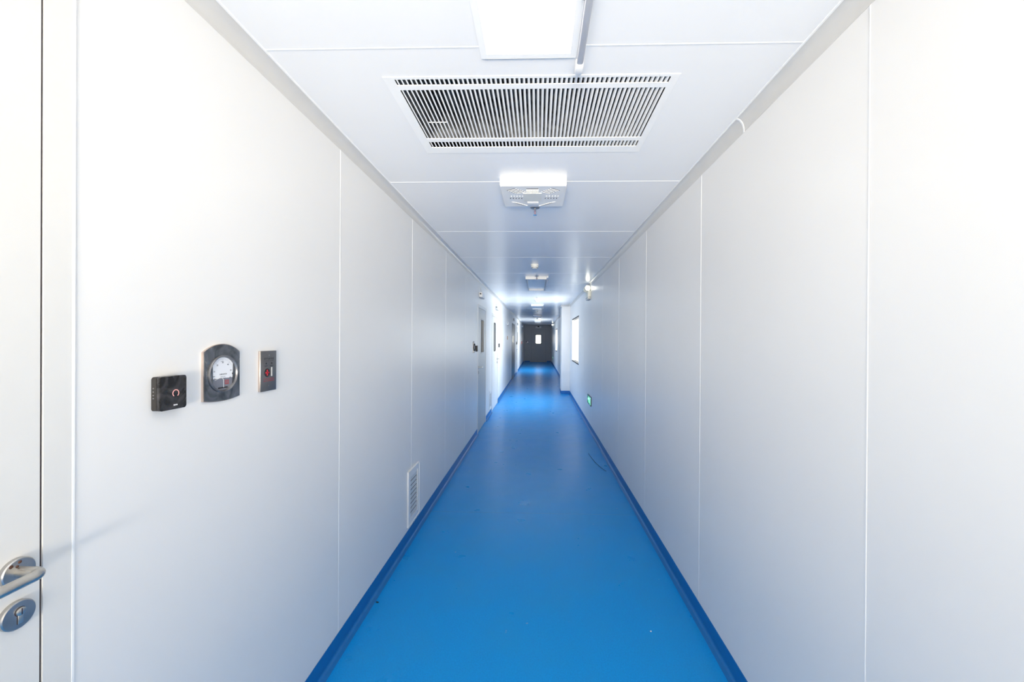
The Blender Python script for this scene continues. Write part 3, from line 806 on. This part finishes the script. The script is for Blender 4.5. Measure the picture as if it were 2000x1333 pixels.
# lamp over the end door
fr = on_end(.015, 2.43, Y1-.0)
t = thing('end_door_lamp', fr, 'lamp unit with a dark middle above the end door', 'emergency light')
MB(fr).box(-.20, .20, -.075, .06, 0, .06, .006).build('housing', M['offwhite'], t)
MB(fr).box(-.06, .05, -.02, .062, .058, .068, .003).build('dark_cover', M['black'], t)
MB(fr).box(.08, .18, -.06, .05, .058, .066, .003).build('lens', M['print'], t)
MB(fr).ring([(-.18, -.06), (-.08, -.06), (-.08, .05), (-.18, .05)], [(-.165, -.045), (-.095, -.045), (-.095, .035), (-.165, .035)], .058, .064, False).build('lens_rim', M['bezel'], t)

# distant gauges and access boxes beside the far doors
def small_gauge(fr, label):
    t = thing('wall_gauge', fr, label, 'gauge', 'small gauges beside the far doors')
    MB(fr).prism(arched(.0735, -.08, .0675, .0925, .0075), 0, .010, True).build('plate', M['bezel'], t)
    MB(fr).lathe(.0, 0, [(.058, .0095), (.058, .021), (.050, .021), (.046, .012), (.046, .0095)], 32).build('bezel', M['ink'], t)
    MB(fr).prism(circ(0, 0, .047, 32), .0095, .0115).build('dial', M['dial'], t)
def small_box(fr, label, mat='blackbody', hw=.042, hh=.047, d=.028, cat='access box'):
    t = thing('access_box', fr, label, cat, 'small boxes beside the far doors')
    MB(fr).prism(rrect(-hw, hw, -hh, hh, .008), 0, d-.004, True).build('back_box', M[mat], t)
    MB(fr).prism(rrect(-hw+.003, hw-.003, -hh+.003, hh-.003, .007), d-.004, d, True).build('face', M['glossblack'] if mat == 'blackbody' else M[mat], t)
small_gauge(on_left(6.24, Z(-.13)), 'steel gauge seen edge on before the nearer pale door')
small_box(on_left(6.48, Z(-.155)), 'black access box beside the nearer pale door')
small_box(on_left(10.2, Z(-.16)), 'dark access box past the door with the dark pane', 'blackbody')
small_box(on_left(10.33, Z(-.04)), 'thin pale plate just past the second pale door', 'offwhite', .03, .04, .012, 'plate')
small_box(on_left(13.1, Z(.04)), 'small orange label plate on the wall before the slate door', 'orange', .10, .06, .006, 'plate')
small_box(on_left(18.45, Z(-.18)), 'black access box by the farthest left door', 'blackbody', .05, .06)
small_box(on_left(24.2, Z(-.20)), 'red call point on the left near the end wall', 'redbox', .08, .08, .04, 'call point')
small_box(on_left(25.4, Z(-.18)), 'white plate beside the red call point', 'white', .07, .07, .03, 'plate')
fr = on_end(-.745, Z(-.205))
t = thing('end_wall_gauge', fr, 'small pale gauge panel left of the end door', 'gauge')
MB(fr).box(-.10, .10, -.08, .08, 0, .012, .003).build('plate', M['bezel'], t)
MB(fr).lathe(.025, .0, [(0, .012), (.058, .012), (.058, .018), (.052, .020), (0, .016)], 24).build('dial', M['white'], t)
MB(fr).box(-.09, -.045, -.075, -.03, .012, .02, .003).build('button', M['white'], t)

# ================================================================== BITS ON THE FLOOR
fr = on_floor(-.952, 2.385)
mb = MB(fr); mb.prism([(-.009, .002), (-.004, .007), (.004, .004), (.011, .001), (.006, -.003), (-.003, -.001)], .0005+.0015, .0045)
o = mb.build('dark_scrap', M['scrap']); tag(o, 'dark scrap lying by the left upstand on the near floor', 'scrap')
fr = on_floor(.62, 2.205)
mb = MB(fr); mb.lathe(0, 0, [(0, 0), (.004, 0), (.0045, .0015), (.003, .003), (0, .0035)], 12)
o = mb.build('white_crumb', M['white']); tag(o, 'white speck on the blue floor near the right upstand', 'crumb')
fr = on_floor(.74, 5.0)
mb = MB(fr); mb.tube([(-.035, .62, .003), (-.02, .42, .003), (.0, .22, .003), (.03, .06, .003), (.065, -.08, .003), (.085, -.13, .003)], .0028, 8)
o = mb.build('dark_thread', M['hair']); tag(o, 'dark curved thread on the floor near the right upstand', 'thread')

# ================================================================== LIGHT
world = bpy.data.worlds.new('World'); scene.world = world; world.use_nodes = True
bg = world.node_tree.nodes['Background']; bg.inputs['Color'].default_value = (1.0, .925, .83, 1); bg.inputs['Strength'].default_value = 2.8

def area(name, loc, rot, sx, sy, power, color):
    l = bpy.data.lights.new(name, 'AREA'); l.shape = 'RECTANGLE'; l.size = sx; l.size_y = sy; l.energy = power; l.color = color
    o = bpy.data.objects.new(name, l); col.objects.link(o); o.location = loc; o.rotation_euler = rot
    return o
# daylight outside each side window; behind the camera an added area light brightens the ceiling
area('daylight_window', (XR+.30, 10.12, 1.6), (0, PI/2, 0), 1.3, 2.0, 72, (.88, .94, 1))
area('daylight_far_window', (XR+.30, 20.5, 1.55), (0, PI/2, 0), 1.3, 2.0, 70, (.90, .95, 1))
a = area('added_ceiling_fill', (.15, -9.0, .22), (0, 0, 0), 6.0, 3.0, 3000, (1, .87, .735))
a.rotation_euler = (Vector((0, 4, 2.58)) - a.location).to_track_quat('-Z', 'Y').to_euler()

# ================================================================== CAMERA
F_PX, YAW, PITCH, ROLL, CX, CY = 790., .028, -.0025, .006, 1029., 665.
fw = Vector((-math.sin(YAW)*math.cos(PITCH), math.cos(YAW)*math.cos(PITCH), math.sin(PITCH)))
r0 = Vector((math.cos(YAW), math.sin(YAW), 0)); u0 = r0.cross(fw)
r = r0*math.cos(ROLL) + u0*math.sin(ROLL); u = r.cross(fw)
cam = bpy.data.cameras.new('camera'); co = bpy.data.objects.new('camera', cam); col.objects.link(co)
mw = Matrix((r, u, -fw)).transposed().to_4x4(); mw.translation = Vector((0, 0, HC)); co.matrix_world = mw
cam.sensor_width = 36; cam.sensor_fit = 'HORIZONTAL'; cam.lens = F_PX/2000*36
cam.shift_x = (1000-CX)/2000; cam.shift_y = (CY-666.5)/2000
cam.clip_start = .05; cam.clip_end = 200
scene.camera = co

scene.view_settings.view_transform = 'Standard'; scene.view_settings.look = 'None'
scene.view_settings.gamma = 1; scene.view_settings.use_curve_mapping = False
scene.view_settings.exposure = 0.52
scene.cycles.max_bounces = 12; scene.cycles.diffuse_bounces = 8; scene.cycles.glossy_bounces = 6
scene.cycles.use_denoising = True
scene.cycles.sample_clamp_indirect = 6
